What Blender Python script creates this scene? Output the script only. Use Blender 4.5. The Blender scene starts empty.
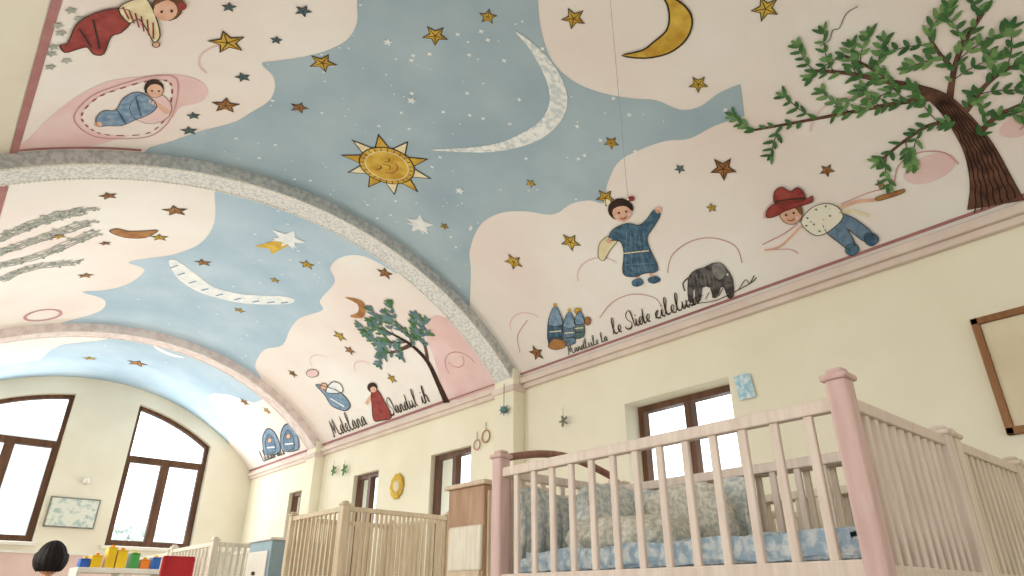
import bpy, bmesh, math, random
from math import sin, cos, pi, sqrt, atan2, radians
from mathutils import Vector, Matrix
from mathutils.geometry import tessellate_polygon
random.seed(7)
H = 0.75                      # camera height; vault constants are metres above it
XC, RV, ZS = 1.5655, 3.2066, 1.896 + H
ZC = ZS - sqrt(RV*RV - (4-XC)**2)
SMAX = RV*math.asin((4-XC)/RV)
XL = XC - (4-XC)              # left wall
YB, YF = -3.5, 11.294
RIB1, RIB2 = 4.482, 8.627
scn = bpy.context.scene
try:
    scn.view_settings.view_transform = 'Standard'
    scn.view_settings.look = 'None'
except Exception: pass
COL = scn.collection
def link(o, parent=None):
    COL.objects.link(o)
    if parent: o.parent = parent
    return o
def empty(name, parent=None):
    return link(bpy.data.objects.new(name, None), parent)
def srgb(r, g, b):
    f = lambda c: (c/255/12.92) if c/255 <= 0.04045 else ((c/255+0.055)/1.055)**2.4
    return (f(r), f(g), f(b), 1)
MATS = {}
def mat(name, c, c2=None, scale=3.0, rough=0.8, detail=4, bump=0.0, kind='noise', spec=0.2, lo=0.35, hi=0.65):
    if name in MATS: return MATS[name]
    m = bpy.data.materials.new(name); m.use_nodes = True
    nt = m.node_tree; b = nt.nodes['Principled BSDF']
    b.inputs['Roughness'].default_value = rough
    b.inputs['Specular IOR Level'].default_value = spec
    c = srgb(*c); c2 = srgb(*c2) if c2 else tuple(min(1, v*0.82) for v in c[:3])+(1,)
    tc = nt.nodes.new('ShaderNodeTexCoord')
    if kind == 'noise':
        t = nt.nodes.new('ShaderNodeTexNoise'); t.inputs['Detail'].default_value = detail
        t.inputs['Scale'].default_value = scale; out = t.outputs['Fac']
        nt.links.new(tc.outputs['Object'], t.inputs['Vector'])
    elif kind == 'dots':
        t = nt.nodes.new('ShaderNodeTexVoronoi')
        t.inputs['Scale'].default_value = scale; out = t.outputs['Distance']
        nt.links.new(tc.outputs['Object'], t.inputs['Vector'])
    elif kind == 'wood':
        mp = nt.nodes.new('ShaderNodeMapping'); mp.inputs['Scale'].default_value = (8, 8, 1)
        nt.links.new(tc.outputs['Object'], mp.inputs['Vector'])
        t = nt.nodes.new('ShaderNodeTexNoise'); t.inputs['Scale'].default_value = scale; t.inputs['Detail'].default_value = detail
        nt.links.new(mp.outputs['Vector'], t.inputs['Vector']); out = t.outputs['Fac']
    r = nt.nodes.new('ShaderNodeValToRGB')
    r.color_ramp.elements[0].position = lo; r.color_ramp.elements[1].position = hi
    r.color_ramp.elements[0].color = c2; r.color_ramp.elements[1].color = c
    nt.links.new(out, r.inputs['Fac']); nt.links.new(r.outputs['Color'], b.inputs['Base Color'])
    if bump:
        bp = nt.nodes.new('ShaderNodeBump'); bp.inputs['Strength'].default_value = bump; bp.inputs['Distance'].default_value = 0.01
        nt.links.new(out, bp.inputs['Height']); nt.links.new(bp.outputs['Normal'], b.inputs['Normal'])
    MATS[name] = m
    return m

# ---------------- materials
M_cloud = mat('mural_cloud', (239,235,228), (234,221,213), 0.9, 0.85, 6)
M_plaster = mat('plaster_cream', (230,224,206), (222,214,196), 2.0, 0.9, 5)
M_wall = mat('wall_cream', (241,235,213), (234,227,203), 1.6, 0.9, 6)
M_sky = mat('mural_sky', (174,192,201), (154,175,187), 1.6, 0.85, 6)
M_sky2 = mat('mural_sky_far', (184,203,216), (165,189,205), 1.6, 0.85, 6)
M_pink = mat('mural_pink', (231,204,200), (226,190,187), 3, 0.85)
M_pinkline = mat('mural_pink_line', (206,156,152), (192,138,136), 8)
M_border = mat('mural_border', (178,128,124), (165,112,110), 8)
M_gold = mat('mural_gold', (222,190,84), (190,146,54), 9)
M_orange = mat('mural_orange', (184,136,82), (150,100,60), 9)
M_dark = mat('mural_dark_outline', (70,56,42), (50,40,30), 9)
M_teal = mat('mural_teal', (104,134,134), (78,104,108), 9)
M_white = mat('mural_white', (240,240,236), (220,226,228), 14)
M_lacewhite = mat('mural_moon_white', (240,240,236), (202,210,212), 26, kind='noise', lo=0.40, hi=0.58)
M_bark = mat('mural_bark', (120,84,66), (78,54,44), 14)
M_barkline = mat('mural_bark_line', (56,38,32), (44,30,26), 14)
M_leaf = mat('mural_leaf', (84,124,72), (56,94,54), 10)
M_leaf2 = mat('mural_leaf_light', (122,156,98), (90,130,80), 10)
M_skin = mat('mural_skin', (230,188,162), (214,166,140), 10)
M_hair = mat('mural_hair', (62,44,38), (44,32,28), 10)
M_brownhair = mat('mural_hair_brown', (140,94,66), (110,70,48), 10)
M_red = mat('mural_red', (162,76,68), (134,54,52), 12)
M_dress = mat('mural_dress_blue', (84,116,136), (56,86,108), 22, lo=0.42, hi=0.58)
M_jeans = mat('mural_jeans', (120,144,164), (88,114,140), 22)
M_babyblue = mat('mural_romper_blue', (142,166,186), (104,132,162), 22)
M_shirt = mat('mural_shirt', (232,228,212), (96,120,100), 30, kind='dots', lo=0.16, hi=0.26)
M_grey = mat('mural_grey', (104,100,98), (66,64,66), 22, lo=0.42, hi=0.58)
M_greyline = mat('mural_grey_line', (150,146,140), (116,116,112), 16)
M_greypale = mat('mural_grey_pale', (178,180,170), (148,154,144), 16)
M_cream = mat('mural_cream', (236,226,190), (222,206,164), 12)

# ---------------- mural painting helpers
def vault(y, s, off=0.0):
    a = s/RV; r = RV-off
    return Vector((XC + r*sin(a), y, ZC + r*cos(a)))
def catmull(P, n=5, closed=True):
    out = []; N = len(P)
    rng = range(N) if closed else range(N-1)
    for i in rng:
        if closed: p0,p1,p2,p3 = P[i-1],P[i],P[(i+1)%N],P[(i+2)%N]
        else: p0,p1,p2,p3 = P[max(i-1,0)],P[i],P[i+1],P[min(i+2,N-1)]
        for k in range(n):
            t = k/n
            out.append(tuple(0.5*((2*p1[j])+(-p0[j]+p2[j])*t+(2*p0[j]-5*p1[j]+4*p2[j]-p3[j])*t*t+(-p0[j]+3*p1[j]-3*p2[j]+p3[j])*t**3) for j in range(len(p1))))
    if not closed: out.append(tuple(P[-1]))
    return out
class Paint:
    def __init__(s): s.v=[]; s.f=[]; s.mi=[]; s.m=[]
    def _m(s, m):
        if m not in s.m: s.m.append(m)
        return s.m.index(m)
    def fill(s, pts, m, layer=2, smooth=0):
        if smooth: pts = catmull(pts, smooth)
        off = 0.0015*layer; mi = s._m(m)
        tris = tessellate_polygon([[Vector((p[0],p[1],0)) for p in pts]])
        smin = min(p[1] for p in pts); smax = max(p[1] for p in pts)
        base = len(s.v)
        if smax-smin < 0.1:
            s.v += [vault(p[0],p[1],off) for p in pts]
            for t in tris: s.f.append([base+i for i in t]); s.mi.append(mi)
            return
        bm = bmesh.new(); vs = [bm.verts.new((p[0],p[1],0)) for p in pts]
        for t in tris:
            try: bm.faces.new([vs[i] for i in t])
            except ValueError: pass
        k = math.ceil(smin/0.1)*0.1
        while k < smax:
            bmesh.ops.bisect_plane(bm, geom=bm.verts[:]+bm.edges[:]+bm.faces[:], plane_co=(0,k,0), plane_no=(0,1,0), dist=1e-6)
            k += 0.1
        bm.verts.index_update()
        s.v += [vault(v.co.x, v.co.y, off) for v in bm.verts]
        for f in bm.faces: s.f.append([base+v.index for v in f.verts]); s.mi.append(mi)
        bm.free()
    def stroke(s, pts, m, w=0.01, layer=4, smooth=0, closed=False):
        P = [(p[0],p[1], p[2] if len(p)>2 else w) for p in pts]
        if closed: P = P+[P[0]]
        if smooth: P = catmull(P, smooth, False)
        Q=[P[0]]
        for a,b in zip(P,P[1:]):
            d=math.hypot(b[0]-a[0],b[1]-a[1]); n=max(1,int(d/0.07)+1)
            for k in range(1,n+1): Q.append(tuple(a[j]+(b[j]-a[j])*k/n for j in range(3)))
        off=0.0015*layer; mi=s._m(m); base=len(s.v); N=len(Q)
        for i,q in enumerate(Q):
            a=Q[max(i-1,0)]; b=Q[min(i+1,N-1)]
            dx,dy=b[0]-a[0],b[1]-a[1]; l=math.hypot(dx,dy) or 1e-9
            nx,ny=-dy/l*q[2]/2, dx/l*q[2]/2
            s.v.append(vault(q[0]+nx,q[1]+ny,off)); s.v.append(vault(q[0]-nx,q[1]-ny,off))
        for i in range(N-1):
            s.f.append([base+2*i,base+2*i+1,base+2*i+3,base+2*i+2]); s.mi.append(mi)
    def done(s, name, parent):
        me=bpy.data.meshes.new(name); me.from_pydata(s.v,[],s.f)
        for m in s.m: me.materials.append(m)
        me.polygons.foreach_set('material_index', s.mi); me.update()
        return link(bpy.data.objects.new(name, me), parent)
class Fig:
    """motif sketch: local units -> mural metres by a 2x2 placement matrix"""
    def __init__(s, y, sv, J): s.o=(y,sv); s.J=[j*1e-4 for j in J]; s.p=Paint()
    def T(s, q):
        return (s.o[0]+s.J[0]*q[0]+s.J[1]*q[1], s.o[1]+s.J[2]*q[0]+s.J[3]*q[1])
    def fill(s, pts, m, layer=4, smooth=3, outline=0):
        P=[s.T(q) for q in pts]
        s.p.fill(P, m, layer, smooth)
        if outline: s.p.stroke(catmull(P,smooth) if smooth else P, M_dark, outline*.75, layer+1, closed=True)
    def stroke(s, pts, m, w, layer=6, smooth=3): s.p.stroke([s.T(q) for q in pts], m, w, layer, smooth)
    def oval(s, cx, cy, rx, ry, m, layer=5, outline=0, rot=0):
        P=[]
        for k in range(14):
            a=2*pi*k/14; u,v=rx*cos(a),ry*sin(a)
            P.append((cx+u*cos(rot)-v*sin(rot), cy+u*sin(rot)+v*cos(rot)))
        s.fill(P, m, layer, 0, outline)
def C(txt):
    return [tuple(float(v)/100 for v in t.split(',')) for t in txt.split()]
def star_pts(y,s,r,n=5,inner=0.42,rot=0.0):
    return [(y-(r if k%2==0 else r*inner)*sin(pi*k/n+rot), s-(r if k%2==0 else r*inner)*cos(pi*k/n+rot)) for k in range(2*n)]
def star(p,y,s,r,m,rot=None,outline=True,layer=4):
    rot=random.uniform(-.35,.35) if rot is None else rot
    if outline: p.fill(star_pts(y,s,r*1.12,rot=rot,inner=.45), M_dark, layer)
    P=star_pts(y,s,r*0.92,rot=rot,inner=.44); p.fill(P, m, layer+1)
    if outline:
        for q in P[::2]: p.stroke([(y,s),(y+(q[0]-y)*.85,s+(q[1]-s)*.85)], M_dark, r*0.06, layer+2)
def inside(P,y,s):
    c=False; n=len(P)
    for i in range(n):
        a,b=P[i],P[i-1]
        if (a[1]>s)!=(b[1]>s) and y < (b[0]-a[0])*(s-a[1])/(b[1]-a[1])+a[0]: c=not c
    return c

mural = empty('ceiling_mural')
# ---- vault
def vault_grid(name, y0, y1, s0, s1, m, off, parent=None, ds=0.05):
    ns=max(2,int((s1-s0)/ds)); ny=max(1,int((y1-y0)/0.5)); v=[];f=[]
    for i in range(ny+1):
        for j in range(ns+1): v.append(vault(y0+(y1-y0)*i/ny, s0+(s1-s0)*j/ns, off))
    for i in range(ny):
        for j in range(ns):
            a=i*(ns+1)+j; f.append([a,a+1,a+ns+2,a+ns+1])
    me=bpy.data.meshes.new(name); me.from_pydata(v,[],f); me.materials.append(m)
    for p in me.polygons: p.use_smooth=True
    return link(bpy.data.objects.new(name,me),parent)
vault_grid('ceiling', YB, YF+0.1, -SMAX, SMAX, M_plaster, 0)
for i,(a,b) in enumerate(((YB+.1,RIB1),(RIB1+.2,RIB2),(RIB2+.2,YF))):
    vault_grid('painted_ground_%d'%(i+1), a, b, -1.87, SMAX, M_cloud, 0.0015, mural)

SKY1=C("60,-140 110,-112 179,-82 223,-68 248,-56 263,-48 279,-46 294,-52 307,-62 317,-73 323,-79 331,-69 342,-63 357,-61 374,-66 389,-71 401,-80 413,-90 428,-100 440,-111")
SKY1=catmull(SKY1,4,False)+[(4.48,-1.13),(4.48,1.88)]+catmull(C("442,182 413,157 395,140 365,126 340,126 320,136 306,148 296,151 282,150 268,155 260,162 248,151 230,141 212,141 193,145 179,152 161,153 143,157"),4,False)+catmull(C("134,138 147,136 161,137 172,132 180,118 192,107 204,92 211,75 210,56 200,38 186,22 159,-2 133,-19 60,-62"),4,False)
p=Paint(); p.fill(SKY1,M_sky,2)
p.done('painted_sky_near',mural)
SKY2=[(4.70,-.52)]+catmull(C("492,-51 544,-34 591,-31 626,-43 645,-60 661,-75 677,-57 721,-62 744,-78 752,-97 776,-72 819,-70 862,-99"),4,False)+[(8.627,-1.0),(8.627,1.45)]+catmull(C("856,140 837,123 784,112 745,120 701,109 664,104 622,111 607,100 561,93 543,78 516,76 495,89 488,122"),4,False)+[(4.70,1.25)]
p=Paint(); p.fill(SKY2,M_sky2,2); p.done('painted_sky_middle',mural)
SKY3=C("1129,-187 1080,-160 1042,-137 1033,-96 985,-92 959,-85 935,-50 884,-10 884,150 900,165 915,172 940,170 960,155 974,140 1000,126 1028,125 1051,147 1065,173 1095,182 1129,215")
p=Paint(); p.fill(SKY3,M_sky2,2); p.done('painted_sky_far',mural)
# tiny stars
for nm,P,(a,b),n in (('near',SKY1,(0.8,4.4),170),('middle',SKY2,(4.9,8.6),80),('far',SKY3,(9,11.2),40)):
    p=Paint(); k=0
    while k<n:
        y=random.uniform(a,b); s=random.uniform(-1.8,1.9)
        if inside(P,y,s):
            r=random.choice((.007,.009,.011,.019)); p.fill(star_pts(y,s,r,4 if r<.02 else 5,.45,random.random()),M_white,3); k+=1
    p.done('painted_star_dust_'+nm,mural)
# cloud shading: pink scallop outlines
p=Paint()
for L in ("252,233 241,222 223,218 207,222 196,234 198,247","329,246 310,238 289,238 273,248 273,261","431,249 421,233 399,223","94,237 87,227 75,225 65,231 62,240","42,227 36,222 28,225 26,232 32,235"):
    p.stroke(C(L),M_pinkline,.007,3,4)
for (y,s,r) in ((4.05,2.3,.2),(3.05,2.15,.22),(1.0,1.9,.18),(1.55,2.28,.15),(7.2,1.7,.22),(6.6,2.0,.18),(5.9,1.6,.2),(3.3,-1.0,.15)):
    p.stroke([(y-r*cos(t),s-r*sin(t)*.8) for t in [pi*k/10 for k in range(1,10)]],M_pink,.012,2.6)
# soft pink blush inside a few cloud lobes
for (y,s,r) in ((.75,2.36,.13),(.30,2.33,.10)):
    p.fill([(y+r*cos(2*pi*k/16),s+r*.6*sin(2*pi*k/16)) for k in range(16)],M_pink,2.2)
p.done('painted_cloud_contours',mural)
p=Paint(); p.fill(C("445,-186 431,-181 407,-174 385,-165 367,-153 358,-137 351,-120 353,-105 363,-97 376,-98 385,-107 399,-108 415,-117 428,-128 445,-150"),M_pink,2,4)
EGG=C("404,-158 384,-154 372,-144 361,-131 360,-120 380,-114 403,-112 422,-118 427,-138 420,-150")
p.fill(EGG,M_cloud,3,4); 
e=catmull(EGG,5)
for i in range(0,len(e)-1,2): p.stroke([e[i],e[(i+1)%len(e)]],M_red,.010,4)
p.stroke([(y,s) for y,s in catmull([(4.03+(y-3.95)*1.15-.08,-1.33+(s+1.33)*1.15) for y,s in EGG],4)],M_pinkline,.008,3.5,closed=True)
p.done('painted_pink_nest',mural)
# moons
p=Paint()
p.fill(C("210,26 209,41 211,57 216,72 225,85 240,93 260,95 282,89 305,76 332,50 307,68 286,79 268,83 250,84 235,78 225,67 218,53 213,39"),M_lacewhite,4,3); p.done('painted_white_crescent_moon',mural)
p=Paint(); G=C("135,66 131,76 131,86 136,93 144,97 155,97 167,91 176,81 165,86 156,86 147,85 141,80 137,73")
p.fill(G,M_gold,4,3); p.stroke(catmull(G,3),M_dark,.010,5,closed=True); p.done('painted_gold_crescent_moon',mural)
p=Paint(); p.fill(C("648,-43 688,-21 707,10 694,50 646,83 634,76 672,43 682,12 662,-13 640,-38"),M_white,4,3)
for t in range(9):
    q=C("655,-36 670,-25 684,-10 694,6 696,22 690,40 678,56 664,68 650,78")[t]; p.stroke([(q[0]-.05,q[1]+.02),(q[0]+.05,q[1]-.02)],M_babyblue,.02,5)
p.done('painted_scroll_moon',mural)
p=Paint(); p.fill(C("590,-105 601,-91 598,-76 579,-70 584,-81 587,-92 583,-101"),M_orange,4,3); p.stroke(catmull(C("590,-105 601,-91 598,-76 579,-70 584,-81 587,-92 583,-101"),3),M_dark,.008,5,closed=True)
p.fill(C("574,113 560,126 570,138 586,143 598,134 582,135 570,127"),M_orange,4,3); p.done('painted_small_crescents',mural)
# sun
p=Paint(); y0,s0=3.71,.37
for k in range(10):
    a=2*pi*k/10+.1; P=[(y0+.18*cos(a-.33),s0+.18*sin(a-.33)),(y0+.33*cos(a),s0+.33*sin(a)),(y0+.18*cos(a+.33),s0+.18*sin(a+.33))]
    p.fill([(y0+(u-y0)*1.07,s0+(v-s0)*1.07) for u,v in P],M_dark,4); p.fill([(y0+(u-y0)*.99,s0+(v-s0)*.99) for u,v in P],M_cream if k%2 else M_gold,5)
circ=lambda r,n=28:[(y0+r*cos(2*pi*k/n),s0+r*sin(2*pi*k/n)) for k in range(n)]
p.fill(circ(.215),M_dark,6); p.fill(circ(.205),M_gold,7); p.fill(circ(.168),M_cream,7.5); p.fill(circ(.16),M_gold,8)
for sg in (-1,1): p.stroke([(y0+sg*.06+.028*cos(t),s0-.04+.02*sin(t)) for t in [pi*k/6 for k in range(7)]],M_dark,.007,9)
p.stroke([(y0+.07*cos(t),s0+.03+.05*sin(t)) for t in [pi*k/8 for k in range(9)]],M_orange,.012,9)
p.stroke([(y0,s0-.04),(y0-.02,s0+.02),(y0+.01,s0+.03)],M_dark,.006,9)
for k in range(24):
    a=2*pi*k/24; p.stroke([(y0+.17*cos(a),s0+.17*sin(a)),(y0+.20*cos(a),s0+.20*sin(a))],M_dark,.006,9)
p.done('painted_sun',mural)
# stars
def S(t): return [tuple(float(v) for v in q.split(',')) for q in t.split()]
p=Paint()
for i,(y,s,r) in enumerate(S("312,-103,96 304,-49,81 244,-7,74 213,8,51 180,44,67 100,108,68 373,-83,83 353,-42,59 153,124,55 223,126,51 296,119,40 256,159,72 307,177,81 367,169,81 413,255,77 195,202,35 173,181,80 121,212,41 100,233,28 393,109,40")):
    star(p,y/100,s/100,r/1000*1.0,M_orange if i in (6,7,14,16,17,18) else M_gold)
p.done('painted_gold_stars',mural)
p=Paint()
for y,s,r in S("270,-77,45 284,-112,37 340,-84,46 411,-94,53 197,167,35 299,-80,34 392,-97,42"): star(p,y/100,s/100,r/1000,M_teal)
p.done('painted_teal_stars',mural)
p=Paint()
for y,s,r in S("410,95,139 266,-26,35 300,13,40 349,91,47 529,27,190"):
    star(p,y/100,s/100,r/1000,M_white,outline=False)
    if r>100: p.fill(star_pts(y/100+.03,s/100+.01,r/1000*.8,6,.35,.5),M_lacewhite,4.5)
p.done('painted_white_stars',mural)
p=Paint()
for i,(y,s,r) in enumerate(S("536,-68,107 594,-65,80 631,-16,90 558,60,85 498,115,88 644,148,94 653,169,80 628,222,77 617,-103,54 716,52,70 701,-103,77 615,51,59 1007,14,150 1019,-42,98 960,162,92 930,190,80 790,160,80 740,205,70 520,-120,70 600,-140,60")):
    star(p,y/100,s/100,r/1000*.9,M_orange if i%2==0 else M_gold)
p.fill([(5.35,.22),(5.66,.10),(5.60,.22),(5.68,.28),(5.36,.33)],M_gold,4); 
p.fill([(9.14,.1),(9.3,.22),(9.36,.42),(9.24,.55),(9.25,.35),(9.18,.2)],M_white,4,3)
p.done('painted_far_stars',mural)
# border stripes and bird
p=Paint()
p.stroke([(YB+.1,2.69),(RIB1,2.69)],M_border,.020,3); p.stroke([(YB+.1,2.725),(RIB1,2.725)],M_border,.005,3)
p.stroke([(YB+.1,-1.87),(RIB1,-1.87)],M_border,.045,3); p.stroke([(RIB1-.03,-1.87),(RIB1-.03,-1.15)],M_border,.03,3)
for a,b in ((RIB1+.22,RIB2),(RIB2+.22,YF)):
    p.stroke([(a,2.69),(b,2.69)],M_border,.03,3); p.stroke([(a,-1.87),(b,-1.87)],M_border,.05,3)
p.stroke(C("89,143 84,143 80,139 77,140 71,135 65,135"),M_greyline,.006,4,3)
p.done('painted_border',mural)
# tree
def tree(name,branches,lw,lh,twigs,seed,mats=(M_bark,M_barkline),leafs=(M_leaf,M_leaf2),lay=4,dens=.45,thin=1.0):
    rnd=random.Random(seed); p=Paint()
    def leaf(y,s,a):
        P=[]
        l=lw*rnd.uniform(.8,1.25); w=lh*rnd.uniform(.8,1.2)
        for k in range(8):
            t=2*pi*k/8; u=l/2+l/2*cos(t); v=w/2*sin(t)*(1-.25*cos(t))
            P.append((y+u*cos(a)-v*sin(a), s+u*sin(a)+v*cos(a)))
        p.fill(P, leafs[0] if rnd.random()<.7 else leafs[1], lay+3)
    for bi,B in enumerate(branches):
        Q=[(y/100,s/100,w/1000*(1 if w>60 else thin)) for y,s,w in B]
        p.stroke([(a,b,w+.006) for a,b,w in Q],mats[1],.01,lay,5); p.stroke(Q,mats[0],.01,lay+1,5)
        if bi==0:
            for k in range(-3,4): p.stroke([(a+w*k*.13+.004*sin(b*60+k),b,0.006) for a,b,w in catmull(Q[:5],4,False)],mats[1],.006,lay+2)
        c=catmull(Q,6,False)
        for i in range(1,len(c)):
            if c[i][2]>0.030 or c[i][2]<0: continue
            dy,ds=c[i][0]-c[i-1][0],c[i][1]-c[i-1][1]; a=atan2(ds,dy)
            for sg in (-1,1):
                if rnd.random()<dens: leaf(c[i][0],c[i][1],a+sg*rnd.uniform(.5,1.1))
            if i%twigs==0:
                sg=rnd.choice((-1,1)); b=a+sg*rnd.uniform(.5,.9); L=lw*rnd.uniform(2.4,4)
                T=[(c[i][0]+L*t*cos(b+.3*t*sg),c[i][1]+L*t*sin(b+.3*t*sg)) for t in (0,.3,.55,.8,1)]
                p.stroke(T,mats[1],lw*.08,lay+1)
                for q in T[1:]:
                    leaf(q[0],q[1],b+rnd.uniform(.5,1)); leaf(q[0],q[1],b-rnd.uniform(.5,1))
                leaf(T[-1][0],T[-1][1],b)
        leaf(Q[-1][0],Q[-1][1],atan2(Q[-1][1]-Q[-2][1],Q[-1][0]-Q[-2][0]))
    p.done(name,mural)
tree('painted_tree',[S(t) for t in ("56,269,249 53,255,178 51,237,128 52,219,98 55,203,74 62,190,45 74,177,31 86,164,21 98,154,16","52,205,39 44,191,28 36,181,23 23,171,13","59,199,40 74,193,26 94,186,22 119,177,17 143,168,12","53,217,29 65,213,20 78,215,16 94,220,11","48,214,39 36,206,23 26,203,18 16,204,13","69,182,20 75,168,15 82,155,10","51,231,39 39,224,24 27,223,14","44,191,19 46,178,14 46,168,9")],.058,.023,4,3,dens=.42,thin=.7)
tree('painted_far_tree',[S(t) for t in ("568,271,97 562,246,69 555,221,55 558,197,42 568,178,28 578,163,14","555,221,41 541,203,27 536,183,13","560,196,42 590,195,29 608,189,15","558,200,30 548,180,20 552,160,10","562,190,30 580,185,20 596,175,10")],.085,.04,3,5,leafs=(M_teal,M_leaf),dens=.5)
p=Paint(); rr=random.Random(5)
for L in ("591,-180 571,-163 556,-146 548,-130","622,-177 605,-156 572,-123","654,-174 641,-147 593,-115","694,-170 672,-151 665,-118"):
    c=catmull(C(L),5,False)
    for d in (-.06,-.02,.02,.06): p.stroke([(y+d+.012*sin(s*40+d*90),s+d*.4,.012) for y,s in c],M_greypale if d<0 else M_greyline,.02,4)
    for i,(y,s) in enumerate(c):
        for k in range(5):
            a=rr.uniform(0,6.28); r=rr.uniform(.03,.09); p.stroke([(y,s),(y+r*cos(a)*1.2,s+r*sin(a))],M_greypale,.012,4.5)
            p.fill([(y+r*cos(a)+.022*cos(t),s+r*sin(a)+.012*sin(t)) for t in (0,1.2,2.5,3.8,5)],M_greyline if k==1 else M_greypale,5)
p.stroke([(8.27+.2*cos(t),-1.2+.16*sin(t)) for t in [2*pi*k/20 for k in range(20)]],M_pinkline,.03,4,closed=True)
p.done('painted_grey_trees',mural)
p=Paint(); p.fill(C("474,277 469,264 470,225 480,198 490,182 505,180 527,194 544,223 557,245 564,269"),M_pink,3,4)
p.stroke([(5.15+.12*cos(t),2.3+.1*sin(t)) for t in [pi*k/8 for k in range(9)]],M_pinkline,.012,4)
p.stroke([(5.15+.22*cos(t),2.42-.2*sin(t)) for t in [pi*k/8 for k in range(9)]],M_pinkline,.012,4)
p.done('painted_pink_hill',mural)
# figures
F=Fig(2.63,2.02,(-71,52,34,71))
F.stroke([(4,28),(6,36)],M_skin,.03,4); F.stroke([(18,26),(21,34)],M_skin,.03,4)
F.fill([(0,36),(8,33),(12,38),(6,42),(0,41)],M_dress,5); F.fill([(16,33),(24,30),(29,34),(23,38),(17,37)],M_dress,5)
F.fill([(-34,-2),(-24,-10),(-16,-10),(-16,-4),(-24,6),(-30,16),(-36,12)],M_cream,4,3,.006)
F.fill([(-20,-16),(-6,-22),(6,-20),(14,-26),(20,-34),(26,-30),(20,-18),(14,-8),(17,4),(26,24),(12,28),(2,32),(-10,29),(-9,8),(-13,-4),(-24,-6)],M_dress,5,3,.007)
for k in range(5): F.stroke([(-6+k*4,-14),(-7+k*5.2,8),(-7+k*7,26)],M_jeans,.006,7)
F.stroke([(-9,8),(16,5)],M_cream,.01,7); F.stroke([(-8,20),(22,17)],M_jeans,.008,7)
F.oval(24,-34,3,3,M_skin,6); F.oval(-24,-5,3,3,M_skin,6)
F.oval(-12,-36,12,11,M_hair,5); F.oval(-10,-33,9.5,9,M_skin,6.5); F.fill([(-21,-36),(-18,-44),(-8,-46),(0,-40),(0,-34),(-6,-39),(-14,-39)],M_hair,7.5)
F.oval(-24,-44,3,3,M_cream,6); F.oval(-1,-46,3.5,2.5,M_red,8)
F.oval(-13,-33,1.1,1.1,M_dark,8.5); F.oval(-6,-34,1.1,1.1,M_dark,8.5); F.stroke([(-12,-28),(-9,-26.5),(-6,-29)],M_red,.007,8.5); F.oval(-15,-30,1.8,1.4,M_pink,8); F.oval(-3,-31,1.8,1.4,M_pink,8)
F.p.done('painted_girl_in_blue_dress',mural)
F=Fig(1.39,2.40,(-52,30,25,61))
F.stroke([(-60,32),(-44,28),(-32,18),(-20,6)],M_skin,.014,4); F.stroke([(-62,26),(-50,20),(-38,14),(-24,4)],M_pinkline,.007,4); F.stroke([(-60,32),(-34,30),(-24,34)],M_pinkline,.006,4)
F.stroke([(14,-10),(34,-18),(56,-20),(70,-26)],M_skin,.022,4); F.fill([(52,-22),(64,-26),(76,-29),(76,-26),(66,-22),(54,-19)],M_orange,5,3,.004); F.stroke([(20,-16),(44,-26),(60,-30)],M_pinkline,.006,5)
F.stroke([(20,-8),(32,-9),(46,-4)],M_cream,.02,4)
F.fill([(2,0),(14,-8),(24,-6),(36,0),(50,12),(44,20),(34,14),(26,8),(34,22),(28,28),(16,20),(6,12)],M_jeans,5,3,.006)
F.fill([(44,12),(52,12),(56,18),(50,24),(43,20)],M_dress,6,3,.004); F.fill([(26,24),(34,22),(38,28),(32,34),(25,31)],M_dress,6,3,.004)
F.fill([(-20,2),(-10,-12),(4,-17),(16,-14),(22,-4),(14,6),(2,14),(-8,14)],M_shirt,6,3,.006)
F.oval(-30,-8,12,12,M_skin,6,.005); F.fill([(-42,-8),(-38,-16),(-24,-19),(-18,-12),(-20,-6),(-26,-13),(-36,-12)],M_brownhair,7)
F.fill([(-56,-4),(-54,-12),(-44,-19),(-28,-22),(-14,-22),(-8,-25),(-8,-19),(-20,-15),(-36,-10),(-48,-4)],M_red,8,3,.005)
F.fill([(-46,-18),(-46,-30),(-38,-35),(-30,-30),(-22,-34),(-16,-28),(-16,-21),(-30,-19)],M_red,8,3,.005); F.stroke([(-46,-20),(-30,-22),(-16,-23)],M_dark,.010,9.6)
F.oval(-35,-6,1.2,1.2,M_dark,8.5); F.oval(-27,-8,1.2,1.2,M_dark,8.5); F.stroke([(-34,-1),(-29,0),(-26,-3)],M_red,.006,8.5); F.oval(-24,-3,2.2,1.8,M_pink,8)
F.p.done('painted_boy_in_red_hat',mural)
F=Fig(2.28,2.52,(-68,41,27,70))
F.fill([(-20,18),(-21,4),(-19,-8),(-12,-14),(-4,-16),(4,-20),(12,-20),(18,-14),(24,-4),(25,12),(20,14),(16,4),(12,4),(10,12),(5,14),(2,4),(-6,4),(-8,17),(-13,18),(-13,6),(-16,8),(-16,19)],M_grey,5,2,.006)
F.fill([(4,-18),(12,-20),(18,-12),(12,-4),(6,-8)],M_greyline,6,3); F.oval(19,-9,1,1,M_white,8); F.stroke([(-20,-6),(-26,0),(-24,8)],M_grey,.01,5)
for k in range(6): F.stroke([(-16+k*4,-10),(-14+k*4,2)],M_greyline,.004,7)
F.stroke([(-28,24),(-10,20),(10,16),(40,0),(46,-6)],M_dark,.006,6); F.stroke([(30,6),(36,-4),(40,0),(44,-8)],M_dark,.006,6)
for t in range(6): F.stroke([(-24+t*7,22-t*2),(-20+t*7,16-t*2.4)],M_dark,.005,6)
F.p.done('painted_elephant',mural)
F=Fig(3.61,2.42,(-95,63,33,83))
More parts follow.
